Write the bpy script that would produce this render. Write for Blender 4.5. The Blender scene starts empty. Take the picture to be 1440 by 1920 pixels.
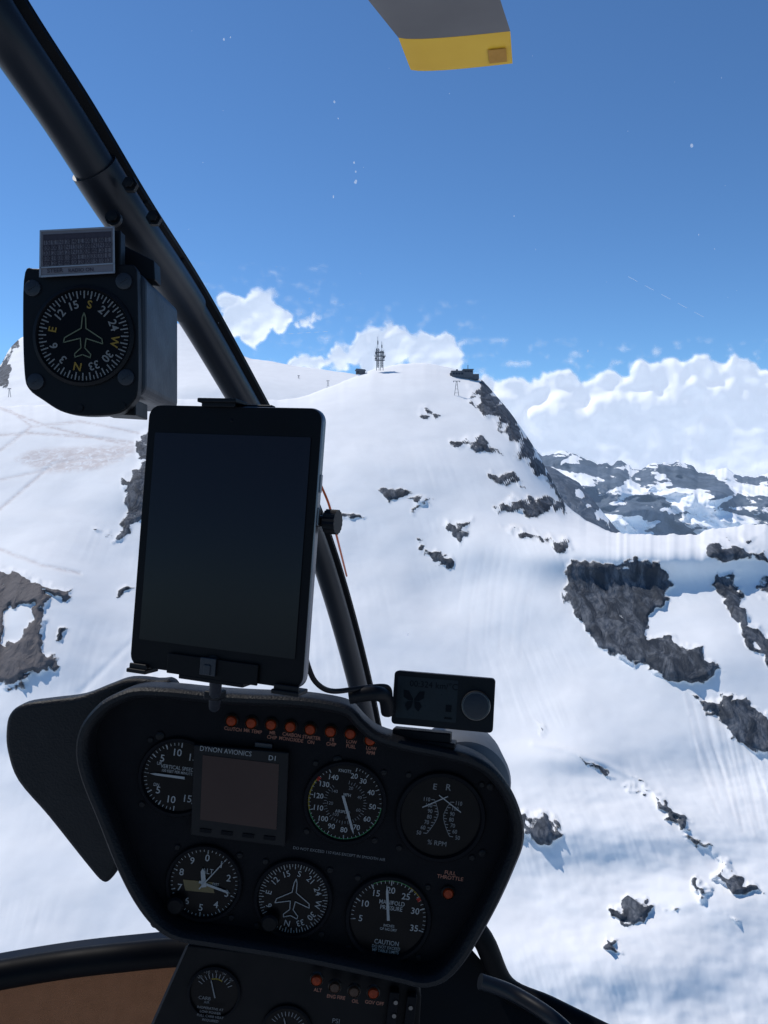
import bpy, math, numpy as np, random
from mathutils import Vector, Matrix
random.seed(3)
F=1450.0; PITCH=math.radians(3.55); CP,SP=math.cos(PITCH),math.sin(PITCH)
scene=bpy.context.scene; COL=scene.collection
def P(px,py,d):
    X=(px-720)/F*d; U=(960-py)/F*d
    return Vector((X, d*CP+U*SP, -d*SP+U*CP))
ROT=Matrix(((1,0,0),(0,SP,-CP),(0,CP,SP)))  # local x right, y up, z toward viewer
# ---------------------------------------------------------------- camera
cam=bpy.data.cameras.new("camera"); camo=bpy.data.objects.new("camera",cam); COL.objects.link(camo)
cam.sensor_fit='VERTICAL'; cam.sensor_height=24; cam.lens=24*F/1920
cam.clip_start=0.02; cam.clip_end=200000
camo.matrix_world=ROT.to_4x4(); scene.camera=camo
# ---------------------------------------------------------------- world
AZ=math.radians(-58); EL=math.radians(56)
w=bpy.data.worlds.new("World"); scene.world=w; w.use_nodes=True
nt=w.node_tree; bg=nt.nodes['Background']; sk=nt.nodes.new('ShaderNodeTexSky'); sk.sky_type='NISHITA'
sk.sun_disc=False; sk.sun_elevation=EL; sk.sun_rotation=AZ%(2*math.pi); sk.altitude=3000; sk.air_density=1.0; sk.dust_density=0.25; sk.ozone_density=2.5
tn=nt.nodes.new('ShaderNodeMix'); tn.data_type='RGBA'; tn.blend_type='MULTIPLY'; tn.inputs[0].default_value=1; tn.inputs[7].default_value=(.66,.96,1.18,1)
nt.links.new(sk.outputs[0],tn.inputs[6]); nt.links.new(tn.outputs[2],bg.inputs[0]); bg.inputs[1].default_value=0.118
sl=bpy.data.lights.new("sun",'SUN'); so=bpy.data.objects.new("sun",sl); COL.objects.link(so)
sl.energy=3.5; sl.angle=math.radians(0.5); sl.color=(1,0.95,0.88)
sd=Vector((math.sin(AZ)*math.cos(EL),math.cos(AZ)*math.cos(EL),math.sin(EL)))
so.rotation_euler=sd.to_track_quat('Z','Y').to_euler()
scene.view_settings.view_transform='Standard'; scene.view_settings.look='None'; scene.view_settings.exposure=0
# ---------------------------------------------------------------- materials
def mat(name,col,rough=0.5,metal=0.0,col2=None,nscale=40,bump=0.0,bscale=300,spec=0.15,emis=None,coat=0,coatr=0.05):
    m=bpy.data.materials.new(name); m.use_nodes=True; n=m.node_tree.nodes; l=m.node_tree.links
    b=n['Principled BSDF']; b.inputs['Base Color'].default_value=(*col,1); b.inputs['Roughness'].default_value=rough
    b.inputs['Metallic'].default_value=metal; b.inputs['Specular IOR Level'].default_value=spec
    b.inputs['Coat Weight'].default_value=coat; b.inputs['Coat Roughness'].default_value=coatr
    tc=n.new('ShaderNodeTexCoord')
    c2=col2 or tuple(c*0.7 for c in col)
    no=n.new('ShaderNodeTexNoise'); no.inputs['Scale'].default_value=nscale; no.inputs['Detail'].default_value=6
    l.new(tc.outputs['Object'],no.inputs['Vector'])
    mx=n.new('ShaderNodeMix'); mx.data_type='RGBA'; mx.inputs[6].default_value=(*col,1); mx.inputs[7].default_value=(*c2,1)
    l.new(no.outputs['Fac'],mx.inputs[0]); l.new(mx.outputs[2],b.inputs['Base Color'])
    mr=n.new('ShaderNodeMapRange'); mr.inputs[3].default_value=max(0,rough-0.12); mr.inputs[4].default_value=min(1,rough+0.12)
    l.new(no.outputs['Fac'],mr.inputs[0]); l.new(mr.outputs[0],b.inputs['Roughness'])
    if bump>0:
        n2=n.new('ShaderNodeTexNoise'); n2.inputs['Scale'].default_value=bscale; n2.inputs['Detail'].default_value=3
        l.new(tc.outputs['Object'],n2.inputs['Vector'])
        bp=n.new('ShaderNodeBump'); bp.inputs['Strength'].default_value=bump; bp.inputs['Distance'].default_value=0.001
        l.new(n2.outputs['Fac'],bp.inputs['Height']); l.new(bp.outputs[0],b.inputs['Normal'])
    if emis: b.inputs['Emission Color'].default_value=(*emis[:3],1); b.inputs['Emission Strength'].default_value=emis[3]
    return m
M_PANEL=mat('panel_paint',(0.0036,0.0038,0.0052),0.6,bump=.3,bscale=900,spec=.05)
M_HOOD=mat('hood_leatherette',(0.0045,0.005,0.0065),0.5,bump=.8,bscale=450,spec=.14)
M_BLACK=mat('black_plastic',(0.0042,0.0046,0.006),0.45,spec=.10)
M_TUBE=mat('painted_tube',(0.007,0.0085,0.012),0.36,nscale=15,spec=.2)
M_STRIP=mat('strip_black',(0.0025,0.0028,0.0038),0.5,spec=.07)
M_DIAL=mat('dial_black',(0.0022,0.0022,0.0028),0.35,spec=.06)
M_WHITE=mat('marking_white',(0.20,0.20,0.198),0.6,nscale=200)
M_GREY=mat('marking_grey',(0.115,0.115,0.117),0.6)
M_YEL=mat('marking_yellow',(0.24,0.18,0.025),0.6)
M_GREEN=mat('marking_green',(0.03,0.12,0.042),0.6)
M_RED=mat('marking_red',(0.25,0.02,0.012),0.6)
M_LUME=mat('marking_olive',(0.085,0.095,0.06),0.6)
M_AMBER=mat('amber_lens',(0.24,0.028,0.004),0.35,col2=(0.04,0.004,0.002),nscale=300,spec=.10)
M_BROWNL=mat('dim_lens',(0.035,0.018,0.012),0.3,spec=.12)
M_LENSRING=mat('lens_ring',(0.012,0.008,0.006),0.4)
M_SCREEN=mat('tablet_glass',(0.0065,0.0058,0.0092),0.12,col2=(0.0075,0.0062,0.008),nscale=8,spec=.14)
M_SCREEN2=mat('avionics_screen',(0.030,0.0165,0.0145),0.3,nscale=10,spec=.1)
M_SILVER=mat('aluminium_edge',(0.14,0.145,0.16),0.35,metal=.9)
M_METAL=mat('screw_metal',(0.08,0.08,0.08),0.35,metal=.9)
M_COMPBOX=mat('compass_housing',(0.012,0.0145,0.020),0.45,bump=.2,spec=.22)
M_CARD=mat('deviation_card',(0.11,0.105,0.12),0.5,nscale=120)
M_CARDD=mat('card_print',(0.035,0.03,0.04),0.6)
M_CLEAR=mat('clear_plastic_frame',(0.17,0.185,0.21),0.25,spec=.4)
M_LCD=mat('lcd',(0.012,0.0138,0.0155),0.3,spec=.1)
M_LCDD=mat('lcd_dark',(0.0030,0.0034,0.005),0.3,spec=.05)
M_ORANGE=mat('orange_cable',(0.5,0.09,0.02),0.5)
M_GREYH=mat('grey_housing',(0.11,0.12,0.135),0.5)
M_BROWN=mat('brown_carpet',(0.24,0.105,0.052),0.9,nscale=60,bump=1,bscale=900)
M_SAND=mat('dial_sand',(0.09,0.068,0.032),0.6)
M_COMPW=mat('compass_white',(.12,.12,.118),.6); M_COMPY=mat('compass_yellow',(.16,.10,.016),.6)
# ---------------------------------------------------------------- geometry helpers
class Geo:
    def __init__(s): s.v=[]; s.f=[]
    def add(s,vs,fs):
        o=len(s.v); s.v+= [tuple(v) for v in vs]; s.f+=[tuple(i+o for i in f) for f in fs]
    def prism(s,pts,z0,z1):
        n=len(pts)
        a=sum(pts[i][0]*pts[(i+1)%n][1]-pts[(i+1)%n][0]*pts[i][1] for i in range(n))
        if a<0: pts=pts[::-1]
        vs=[(p[0],p[1],z0) for p in pts]+[(p[0],p[1],z1) for p in pts]
        fs=[tuple(range(n,2*n)),tuple(range(n-1,-1,-1))]+[(i,(i+1)%n,n+(i+1)%n,n+i) for i in range(n)]
        s.add(vs,fs)
    def box(s,c,sz,rot=0):
        x,y=sz[0]/2,sz[1]/2; cr,sr=math.cos(rot),math.sin(rot)
        pts=[(c[0]+a*cr-b*sr,c[1]+a*sr+b*cr) for a,b in((-x,-y),(x,-y),(x,y),(-x,y))]
        s.prism(pts,c[2]-sz[2]/2,c[2]+sz[2]/2)
    def lathe(s,c,prof,n=48):
        vs=[];fs=[]
        for r,z in prof:
            for i in range(n):
                a=2*math.pi*i/n; vs.append((c[0]+r*math.cos(a),c[1]+r*math.sin(a),c[2]+z))
        for k in range(len(prof)-1):
            for i in range(n):
                j=(i+1)%n; fs.append((k*n+j,k*n+i,(k+1)*n+i,(k+1)*n+j)[::-1])
        if prof[-1][0]>0: fs.append(tuple((len(prof)-1)*n+i for i in range(n)))
        s.add(vs,fs)
    def disc(s,c,r,n=64):
        s.add([(c[0]+r*math.cos(2*math.pi*i/n),c[1]+r*math.sin(2*math.pi*i/n),c[2]) for i in range(n)],[tuple(range(n))])
    def poly(s,pts,z):
        n=len(pts); a=sum(pts[i][0]*pts[(i+1)%n][1]-pts[(i+1)%n][0]*pts[i][1] for i in range(n))
        if a<0: pts=pts[::-1]
        s.add([(p[0],p[1],z) for p in pts],[tuple(range(n))])
    def stroke(s,pts,wd,z,close=False):
        n=len(pts)
        for i in range(n if close else n-1):
            a=Vector(pts[i]); b=Vector(pts[(i+1)%n]); t=(b-a)
            if t.length<1e-9: continue
            t.normalize(); m=Vector((-t.y,t.x))*wd/2; a=a-t*wd*.3; b=b+t*wd*.3
            s.add([(a.x-m.x,a.y-m.y,z),(b.x-m.x,b.y-m.y,z),(b.x+m.x,b.y+m.y,z),(a.x+m.x,a.y+m.y,z)],[(0,1,2,3)])
    def text(s,t,c,h,rot=0,z=0,bold=0,sx=1.0):
        vs,fs=text_geo(t,bold); cr,sr=math.cos(rot),math.sin(rot); k=h/0.70
        s.add([(c[0]+k*(x*sx*cr-y*sr),c[1]+k*(x*sx*sr+y*cr),z) for x,y in vs],fs)
    def sweep(s,pts,prof,ref=None,radii=None,close=False,caps=True):
        n=len(pts); m=len(prof); vs=[];fs=[]; pts=[Vector(p) for p in pts]
        for i in range(n):
            if close: t=pts[(i+1)%n]-pts[i-1]
            else: t=pts[min(i+1,n-1)]-pts[max(i-1,0)]
            t.normalize(); up=Vector(ref); b=(up-t*up.dot(t)).normalized(); nn=t.cross(b)
            k=radii[i] if radii else 1
            for u,v in prof: vs.append(pts[i]+nn*u*k+b*v*k)
        for i in range(n if close else n-1):
            j=(i+1)%n
            for q in range(m):
                r=(q+1)%m; fs.append((i*m+q,i*m+r,j*m+r,j*m+q))
        if caps and not close: fs.append(tuple(range(m-1,-1,-1))); fs.append(tuple((n-1)*m+q for q in range(m)))
        s.add(vs,fs)
_tc={}
def text_geo(t,bold):
    if (t,bold) in _tc: return _tc[(t,bold)]
    c=bpy.data.curves.new('t','FONT'); c.body=t; c.size=1; c.align_x='CENTER'; c.align_y='CENTER'; c.offset=bold; c.resolution_u=3
    o=bpy.data.objects.new('t',c); COL.objects.link(o); bpy.context.view_layer.update()
    me=bpy.data.meshes.new_from_object(o.evaluated_get(bpy.context.evaluated_depsgraph_get()))
    r=([(v.co.x,v.co.y) for v in me.vertices],[tuple(p.vertices) for p in me.polygons])
    bpy.data.objects.remove(o); bpy.data.curves.remove(c); bpy.data.meshes.remove(me); _tc[(t,bold)]=r; return r
def obj(name,geo,m,parent=None,mw=None,bevel=0,smooth=False,label=None,cat=None,group=None,kind=None,segs=3):
    if geo is None: o=bpy.data.objects.new(name,None); o.empty_display_size=.02
    else:
        me=bpy.data.meshes.new(name); me.from_pydata([tuple(v) for v in geo.v],[],geo.f); me.update(); me.materials.append(m)
        o=bpy.data.objects.new(name,me)
        if smooth:
            me.polygons.foreach_set('use_smooth',[True]*len(me.polygons))
            try: me.set_sharp_from_angle(angle=math.radians(42))
            except Exception: pass
        if bevel:
            b=o.modifiers.new('bevel','BEVEL'); b.width=bevel; b.segments=segs; b.limit_method='ANGLE'; b.angle_limit=math.radians(40)
    COL.objects.link(o)
    if parent: o.parent=parent
    if mw is not None: o.matrix_world=mw
    if label: o['label']=label
    if cat: o['category']=cat
    if group: o['group']=group
    if kind: o['kind']=kind
    return o
def circ(n,r=1,ry=None): 
    ry=ry or r
    return [(r*math.cos(2*math.pi*i/n),ry*math.sin(2*math.pi*i/n)) for i in range(n)]
def catmull(pts,n=6,close=False):
    out=[];N=len(pts); pts=[Vector(p) for p in pts]
    for i in range(N if close else N-1):
        if close: a,b,c,d=pts[i-1],pts[i],pts[(i+1)%N],pts[(i+2)%N]
        else: a,b,c,d=pts[max(i-1,0)],pts[i],pts[i+1],pts[min(i+2,N-1)]
        for k in range(n):
            t=k/n; out.append(0.5*((2*b)+(c-a)*t+(2*a-5*b+4*c-d)*t*t+(3*b-a-3*c+d)*t**3))
    if not close: out.append(pts[-1])
    return out
def rrect(w,h,r,n=5,cx=0,cy=0):
    o=[]
    for (sx,sy,a0) in ((1,1,0),(-1,1,90),(-1,-1,180),(1,-1,270)):
        for k in range(n+1):
            a=math.radians(a0+90*k/n); o.append((cx+sx*(w/2-r)+r*math.cos(a),cy+sy*(h/2-r)+r*math.sin(a)))
    return o
# ================================================================ TERRAIN
def h2(ix,iy,seed):
    h=(ix.astype(np.int64)*374761393+iy.astype(np.int64)*668265263+seed*144269504)&0xffffffff
    h=((h^(h>>13))*1274126177)&0xffffffff; h=h^(h>>16); h=(h*2246822519)&0xffffffff; h=h^(h>>15)
    return h.astype(np.float64)/4294967296.0
def noise(x,y,seed=0):
    ix=np.floor(x);iy=np.floor(y);fx=x-ix;fy=y-iy
    u=fx**3*(fx*(fx*6-15)+10);v=fy**3*(fy*(fy*6-15)+10)
    def g(a,b):
        an=h2(ix+a,iy+b,seed)*2*np.pi
        return np.cos(an)*(fx-a)+np.sin(an)*(fy-b)
    return 1.4*((g(0,0)*(1-u)+g(1,0)*u)*(1-v)+(g(0,1)*(1-u)+g(1,1)*u)*v)
def fbm(x,y,o=4,seed=0,gain=.5):
    r=0;a=1;f=1
    for i in range(o): r=r+a*noise(x*f,y*f,seed+i*17);a*=gain;f*=2.03
    return r
def ridged(x,y,o=4,seed=0,gain=.5):
    r=0;a=1;f=1
    for i in range(o): r=r+a*(1-2*np.abs(noise(x*f,y*f,seed+i*17)));a*=gain;f*=2.1
    return r
def sdpoly(X,Y,poly):
    poly=np.array(poly,float); d=np.full(X.shape,1e9); s=np.ones(X.shape); n=len(poly)
    for i in range(n):
        a=poly[i];b=poly[i-1]; ex,ey=b-a; wx=X-a[0]; wy=Y-a[1]
        t=np.clip((wx*ex+wy*ey)/(ex*ex+ey*ey+1e-9),0,1)
        d=np.minimum(d,(wx-ex*t)**2+(wy-ey*t)**2)
        c1=Y>=a[1];c2=Y<b[1];c3=ex*wy>ey*wx
        fl=(c1&c2&c3)|(~c1&~c2&~c3); s=np.where(fl,-s,s)
    return s*np.sqrt(d)
def Pn(px,py,D):
    X=(px-720)/F*D;U=(960-py)/F*D
    return X,D*CP+U*SP,-D*SP+U*CP
def sstep(a,b,x): t=np.clip((x-a)/(b-a),0,1); return t*t*(3-2*t)
def blur(H,n):
    for _ in range(n):
        Hp=np.pad(H,1,'edge'); H=(Hp[:-2,1:-1]+Hp[2:,1:-1]+Hp[1:-1,:-2]+Hp[1:-1,2:]+2*H)/6
    return H
def slope(X,Y,Z):
    a=[np.gradient(q,axis=0) for q in(X,Y,Z)]; b=[np.gradient(q,axis=1) for q in(X,Y,Z)]
    nx=a[1]*b[2]-a[2]*b[1]; ny=a[2]*b[0]-a[0]*b[2]; nz=a[0]*b[1]-a[1]*b[0]
    return np.abs(nz)/np.sqrt(nx*nx+ny*ny+nz*nz+1e-12)
def grid_obj(name,X,Y,Z,attrs,m,label=None,kind='structure',cat=None,flip=False):
    R,C=X.shape; co=np.stack([X,Y,Z],-1).reshape(-1,3).astype(np.float32)
    idx=np.arange(R*C).reshape(R,C); q=np.stack([idx[:-1,:-1],idx[1:,:-1],idx[1:,1:],idx[:-1,1:]],-1).reshape(-1,4)
    if flip: q=q[:,::-1]
    me=bpy.data.meshes.new(name); me.vertices.add(R*C); me.vertices.foreach_set('co',co.ravel())
    me.loops.add(q.size); me.loops.foreach_set('vertex_index',q.ravel().astype(np.int32))
    me.polygons.add(len(q)); me.polygons.foreach_set('loop_start',np.arange(0,q.size,4,dtype=np.int32)); me.polygons.foreach_set('loop_total',np.full(len(q),4,dtype=np.int32))
    me.polygons.foreach_set('use_smooth',np.ones(len(q),bool)); me.update(calc_edges=True)
    for k,v in attrs.items():
        a=me.attributes.new(k,'FLOAT','POINT'); a.data.foreach_set('value',v.ravel().astype(np.float32))
    me.materials.append(m); o=bpy.data.objects.new(name,me); COL.objects.link(o)
    if kind: o['kind']=kind
    if label:o['label']=label
    if cat:o['category']=cat
    return o
def terrain_mat(name,rockA,rockB,snow=(.86,.87,.88),fs=0.12,haze_glow=None,bstr=.8,jag=.65):
    m=bpy.data.materials.new(name); m.use_nodes=True; n=m.node_tree.nodes; l=m.node_tree.links; b=n['Principled BSDF']
    b.inputs['Roughness'].default_value=.75; b.inputs['Specular IOR Level'].default_value=.2
    tc=n.new('ShaderNodeTexCoord')
    def N(sc,det=8,ro=.6,dist=0,st=None):
        x=n.new('ShaderNodeTexNoise'); x.inputs['Scale'].default_value=sc; x.inputs['Detail'].default_value=det; x.inputs['Roughness'].default_value=ro; x.inputs['Distortion'].default_value=dist
        if st:
            mp=n.new('ShaderNodeMapping'); mp.inputs['Scale'].default_value=st; mp.inputs['Rotation'].default_value=(0,.35,0); l.new(tc.outputs['Object'],mp.inputs[0]); l.new(mp.outputs[0],x.inputs['Vector'])
        else: l.new(tc.outputs['Object'],x.inputs['Vector'])
        return x
    def A(nm): x=n.new('ShaderNodeAttribute'); x.attribute_name=nm; return x
    def mth(op,a,bv):
        x=n.new('ShaderNodeMath'); x.operation=op
        for i,q in enumerate((a,bv)):
            if isinstance(q,(int,float)): x.inputs[i].default_value=q
            else: l.new(q,x.inputs[i])
        return x.outputs[0]
    def mr(v,a,bb,c=0,d=1):
        x=n.new('ShaderNodeMapRange'); x.interpolation_type='SMOOTHSTEP'; l.new(v,x.inputs[0])
        for i,q in enumerate((a,bb,c,d)): x.inputs[i+1].default_value=q
        return x.outputs[0]
    def mix(f,a,bb):
        x=n.new('ShaderNodeMix'); x.data_type='RGBA'
        if isinstance(f,(int,float)): x.inputs[0].default_value=f
        else: l.new(f,x.inputs[0])
        for i,q in ((6,a),(7,bb)):
            if isinstance(q,tuple): x.inputs[i].default_value=(*q,1)
            else: l.new(q,x.inputs[i])
        return x.outputs[2]
    n1=N(fs,10,.66,.6); n2=N(fs*1.5,7,.62,.5,(1.6,1,.45)); n3=N(fs*.25,5,.6); n4=N(fs*.45,5,.6,.8,(1.5,1,.4))
    rk=mth('ADD',A('rock').outputs['Fac'],mth('MULTIPLY',mth('SUBTRACT',n1.outputs['Fac'],.5),jag))
    f=mr(rk,.43,.57)
    rc=mix(mr(n2.outputs['Fac'],.35,.65),rockA,rockB)
    rc=mix(mr(n4.outputs['Fac'],.4,.62),rc,tuple(c*.65 for c in rockA))
    rc=mix(A('brown').outputs['Fac'],rc,(.125,.115,.118))
    sn=mix(mr(n3.outputs['Fac'],.3,.7),snow,tuple(c*.95 for c in snow))
    sn=mix(mth('MULTIPLY',A('dirt').outputs['Fac'],mr(n1.outputs['Fac'],.30,.60)),sn,(.60,.53,.51))
    l.new(mix(f,sn,rc),b.inputs['Base Color'])
    bp=n.new('ShaderNodeBump'); bp.inputs['Distance'].default_value=1.0
    hr=mth('ADD',mth('MULTIPLY',n2.outputs['Fac'],1.3/(fs*8)),mth('MULTIPLY',n4.outputs['Fac'],4.5/(fs*8)))
    hh=mth('ADD',mth('MULTIPLY',hr,f),mth('MULTIPLY',n1.outputs['Fac'],.05/(fs*8)))
    l.new(hh,bp.inputs['Height']); bp.inputs['Strength'].default_value=bstr; l.new(bp.outputs[0],b.inputs['Normal'])
    if haze_glow: b.inputs['Emission Color'].default_value=(*haze_glow[:3],1); b.inputs['Emission Strength'].default_value=haze_glow[3]  # emission paints aerial haze into the surface colour
    return m
M_TER=terrain_mat('snow_and_rock',(.060,.072,.092),(.14,.152,.175))
M_FAR=terrain_mat('far_snow_and_rock_hazed',(.06,.085,.12),(.10,.125,.165),fs=.010,haze_glow=(.30,.45,.70,.20),bstr=.35,jag=.8)  # distance haze painted in: bluish rock colours plus a blue glow
M_MID=terrain_mat('mid_snow_and_rock_hazed',(.07,.085,.11),(.12,.14,.17),fs=.04,haze_glow=(.27,.42,.7,.11))  # fainter blue glow paints haze onto the nearer ridge
ROCKS=[
 [(862,722),(905,716),(935,735),(962,765),(1000,830),(1032,880),(1062,935),(1080,972),(1058,950),(1025,905),(990,872),(965,850),(945,812),(915,785),(885,758)],
 [(850,820),(895,813),(935,850),(900,862),(880,850),(852,838)],
 [(915,880),(960,890),(985,910),(930,905)],
 [(935,943),(990,925),(1045,940),(1060,965),(985,962),(940,957)],
 [(775,768),(805,763),(835,778),(800,782)],
 [(705,928),(740,915),(770,925),(730,950)],[(755,940),(800,926),(808,938),(775,962)],
 [(640,970),(662,965),(680,975),(650,982)],
 [(788,1010),(815,1022),(830,1030),(852,1045),(852,1060),(825,1066),(795,1045)],[(832,978),(890,978),(890,1000),(862,1018)],
 [(930,988),(990,990),(1070,1008),(1082,1030),(1040,1028),(980,1008),(940,1000)],
 [(1065,1045),(1130,1062),(1190,1050),(1240,1058),(1268,1090),(1252,1130),(1212,1168),(1262,1195),(1340,1238),(1362,1258),(1290,1282),(1240,1267),(1180,1238),(1120,1202),(1080,1160),(1060,1110)],
 [(1338,1068),(1380,1068),(1392,1130),(1445,1190),(1520,1260),(1520,1300),(1440,1250),(1385,1180),(1350,1120)],
 [(1292,1014),(1350,1004),(1410,1020),(1450,1050),(1340,1048)],[(1225,1000),(1258,998),(1262,1012),(1232,1013)],[(1370,1000),(1400,992),(1440,1000),(1410,1012)],
 [(1420,1085),(1500,1100),(1520,1160),(1440,1130)],
 [(1310,1308),(1380,1308),(1450,1340),(1560,1400),(1520,1430),(1440,1412),(1370,1385)],
 [(975,1515),(1030,1522),(1055,1560),(1010,1585),(975,1580)],  # bluish shadow on the snow, painted in as rock colour
 [(1095,1425),(1140,1443),(1158,1456),(1120,1445)],
 [(1195,1460),(1250,1503),(1300,1557),(1290,1560),(1230,1508)],
 [(1275,1562),(1335,1590),(1310,1590)],
 [(1150,1700),(1180,1676),(1230,1696),(1215,1735),(1180,1742),(1150,1730)],
 [(1300,1640),(1325,1660),(1330,1690),(1305,1680)],
 [(1345,1610),(1400,1640),(1425,1680),(1370,1680),(1345,1650)],
 [(1140,1760),(1165,1765),(1168,1785),(1148,1780)],
 [(1360,1720),(1380,1722),(1375,1735)],[(1250,1700),(1275,1705),(1262,1712)],
 [(998,1352),(1015,1360),(1022,1382),(1008,1375)],[(1180,1470),(1200,1478),(1190,1484)],
 [(262,812),(285,795),(330,820),(340,900),(300,960),(262,975),(235,1010),(208,1008),(235,960),(228,900),(250,870)],
 [(218,1105),(238,1088),(256,1098),(240,1112),(222,1125)],[(185,990),(200,985),(205,995),(188,1003)],
 [(-60,1060),(20,1062),(60,1080),(140,1105),(118,1125),(85,1115),(90,1150),(75,1190),(105,1240),(60,1270),(20,1282),(-60,1290)],
 [(105,1185),(122,1180),(120,1210),(108,1205)],[(85,1245),(105,1232),(98,1262)],
 [(20,1275),(60,1268),(45,1290)],[(270,1268),(300,1268),(290,1285)],
 [(-350,800),(-200,860),(-120,1000),(-200,1100),(-350,1050)],
]
SNOWIN=[[(25,1140),(60,1130),(62,1165),(40,1200),(5,1205),(10,1170)],[(1225,1150),(1255,1120),(1262,1150),(1240,1180),(1222,1178)]]
BROWN=[r for r in ROCKS if r[0]==(-60,1060)]
def layer(name,sil,x0,x1,dx,ybot,inv0,mt,feats=(),rocks=(),relief=(),silnoise=0,autorock=None,tracks=(),label=None,back=(300,-250),roundk=.05,dirt=None,silw=60):
    px=np.arange(x0,x1,dx,dtype=float); s=np.array(sil,float)
    ys=np.interp(px,s[:,0],s[:,1]); 
    k=np.ones(5)/5; ys=np.convolve(np.pad(ys,2,'edge'),k,'valid')
    ys=ys+(silnoise+(5*sstep(1060,1150,px) if rocks and x1>1500 else 0))*fbm(px/silw,px*0+3.3,5,5,.6)
    R=int((ybot-ys.min())/dx); v=np.linspace(0,1,R)[:,None]
    PY=ys[None,:]+(ybot-ys[None,:])*v; PX=np.repeat(px[None,:],R,0)
    inv=inv0(PX,PY)
    for (cx,cy,sx,sy,a) in feats: inv=inv*(1+a*np.exp(-((PX-cx)/sx)**2-((PY-cy)/sy)**2))
    inv=inv*(1-roundk*np.exp(-(PY-ys[None,:])/22))
    D=1/inv; X,Y,Z=Pn(PX,PY,D)
    H=0
    for (kind,wl,amp,sx_,sd_) in relief:
        f=fbm if kind=='f' else ridged
        H=H+amp*f(X/wl/sx_,Y/wl+Z/wl*.4,3,sd_)
    edge=sstep(0,60,PY-ys[None,:]); H=H*(.25+.75*edge)
    rock=np.zeros(PX.shape); brown=np.zeros(PX.shape); dt=np.zeros(PX.shape)
    if rocks:
        reg=sstep(0,.5,fbm(X/160,Y/160+Z/90,2,77)+.15); H=H+reg*.20*fbm((X+.25*Z)/7,Z/80,3,78,.6)
        low=sstep(1320,1560,PY)*sstep(880,1050,PX); H=H+low*(1.2*fbm(X/42,Y/34+Z/40,3,79,.5)+.20*fbm(X/9,Y/9,3,80,.5))
        sh=sstep(1100,1200,PX)*sstep(1120,1000,PY); H=H+sh*2.5*fbm(X/50,Y/60,3,83,.5)
        wx=PX+17*fbm(PX/46,PY/46,4,71,.55); wy=PY+14*fbm(PX/46,PY/46,4,91,.55)
        for poly in rocks:
            a=np.array(poly); sel=(PX>a[:,0].min()-50)&(PX<a[:,0].max()+50)&(PY>a[:,1].min()-50)&(PY<a[:,1].max()+50)
            if not sel.any(): continue
            sdv=sdpoly(wx[sel],wy[sel],poly); val=np.clip(.5-sdv/24,0,1.15)
            rock[sel]=np.maximum(rock[sel],val)
            if poly in BROWN: brown[sel]=np.maximum(brown[sel],sstep(20,-10,sdv))
        for poly in SNOWIN: rock=rock-.9*sstep(8,-4,sdpoly(wx,wy,poly))
        rock=np.clip(rock,0,1.15)
        rm=sstep(.35,1.0,rock)
        cr=ridged(X/46+Z/90,Z/66,3,41,.5); cf=ridged(X/14+Z/40,Z/22,3,43,.5)
        H=H+rm*(1.0+2.8*cr+.9*cf)
        D2=D-1.35*H; nzn=blur(slope(*Pn(PX,PY,D2)),3)
        u_=(X*.8+Z*.6); v_=(Z-.45*X)
        led=fbm(u_/30,v_/10,3,33,.5); led2=fbm(X/24-Z/30,Z/14,3,36,.5)
        steepR=np.exp(-((PX-960)/110)**2-((PY-840)/150)**2)
        rock=rock-(.45*sstep(.84,.95,nzn)+(.30+.4*steepR)*sstep(.05,.45,led)+.2*sstep(.2,.6,led2))*(rock>.3)
        st=fbm(X/9,Z/9+Y/9,3,55,.6); reg=sstep(.15,.7,fbm(X/90,Y/90+Z/50,2,58))
        rock=np.maximum(rock,.56*sstep(.85,1.05,st)*reg*sstep(1250,1450,PY)*sstep(950,1050,PX))
    if autorock:
        wl,zl,th=autorock; a_=ridged(X/wl+Z/zl*.5,Z/zl,4,201,.55); b_=fbm(X/wl*1.3-Z/zl*.6,Z/zl*1.2,5,211,.6)
        rock=np.clip(.5+(a_*.4+b_*1.1-th)*1.4,0,1.1)
    for (pl,wd,dep,dd) in tracks:
        m=np.full(PX.shape,1e9); a=np.array(pl,float)
        for i in range(len(a)-1):
            ex,ey=a[i+1]-a[i]; wx_=PX-a[i][0]; wy_=PY-a[i][1]; t=np.clip((wx_*ex+wy_*ey)/(ex*ex+ey*ey),0,1)
            m=np.minimum(m,np.hypot(wx_-ex*t,wy_-ey*t))
        g=np.exp(-(m/wd)**2); H=H-dep*g; dt=np.maximum(dt,dd*g)
    if dirt:
        for poly in dirt: dt=np.maximum(dt,.8*sstep(8,-6,sdpoly(PX,PY,poly)))
    D2=D-1.35*H; X,Y,Z=Pn(PX,PY,D2)
    nb=14; bx=[];by=[];bz=[]
    for i in range(nb,0,-1):
        t=i/nb; bx.append(X[0]); by.append(Y[0]+back[0]*t); bz.append(Z[0]+back[1]*t**1.3-3*t)
    X=np.vstack([np.array(bx),X]);Y=np.vstack([np.array(by),Y]);Z=np.vstack([np.array(bz),Z])
    pad=lambda q:np.vstack([np.repeat(q[:1],nb,0),q])
    return grid_obj(name,X,Y,Z,{'rock':pad(rock),'brown':pad(brown),'dirt':pad(dt)},mt,label)
SIL=[(-350,775),(0,762),(150,757),(340,748),(430,748),(520,752),(575,742),(650,712),(700,693),(750,682),(800,681),(850,690),(880,700),(905,712),(925,735),(950,765),(985,812),(1010,852),(1035,900),(1060,945),(1100,978),(1160,996),(1200,1003),(1260,1005),(1300,1002),(1340,990),(1440,984),(1600,990),(1800,1000)]
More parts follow.
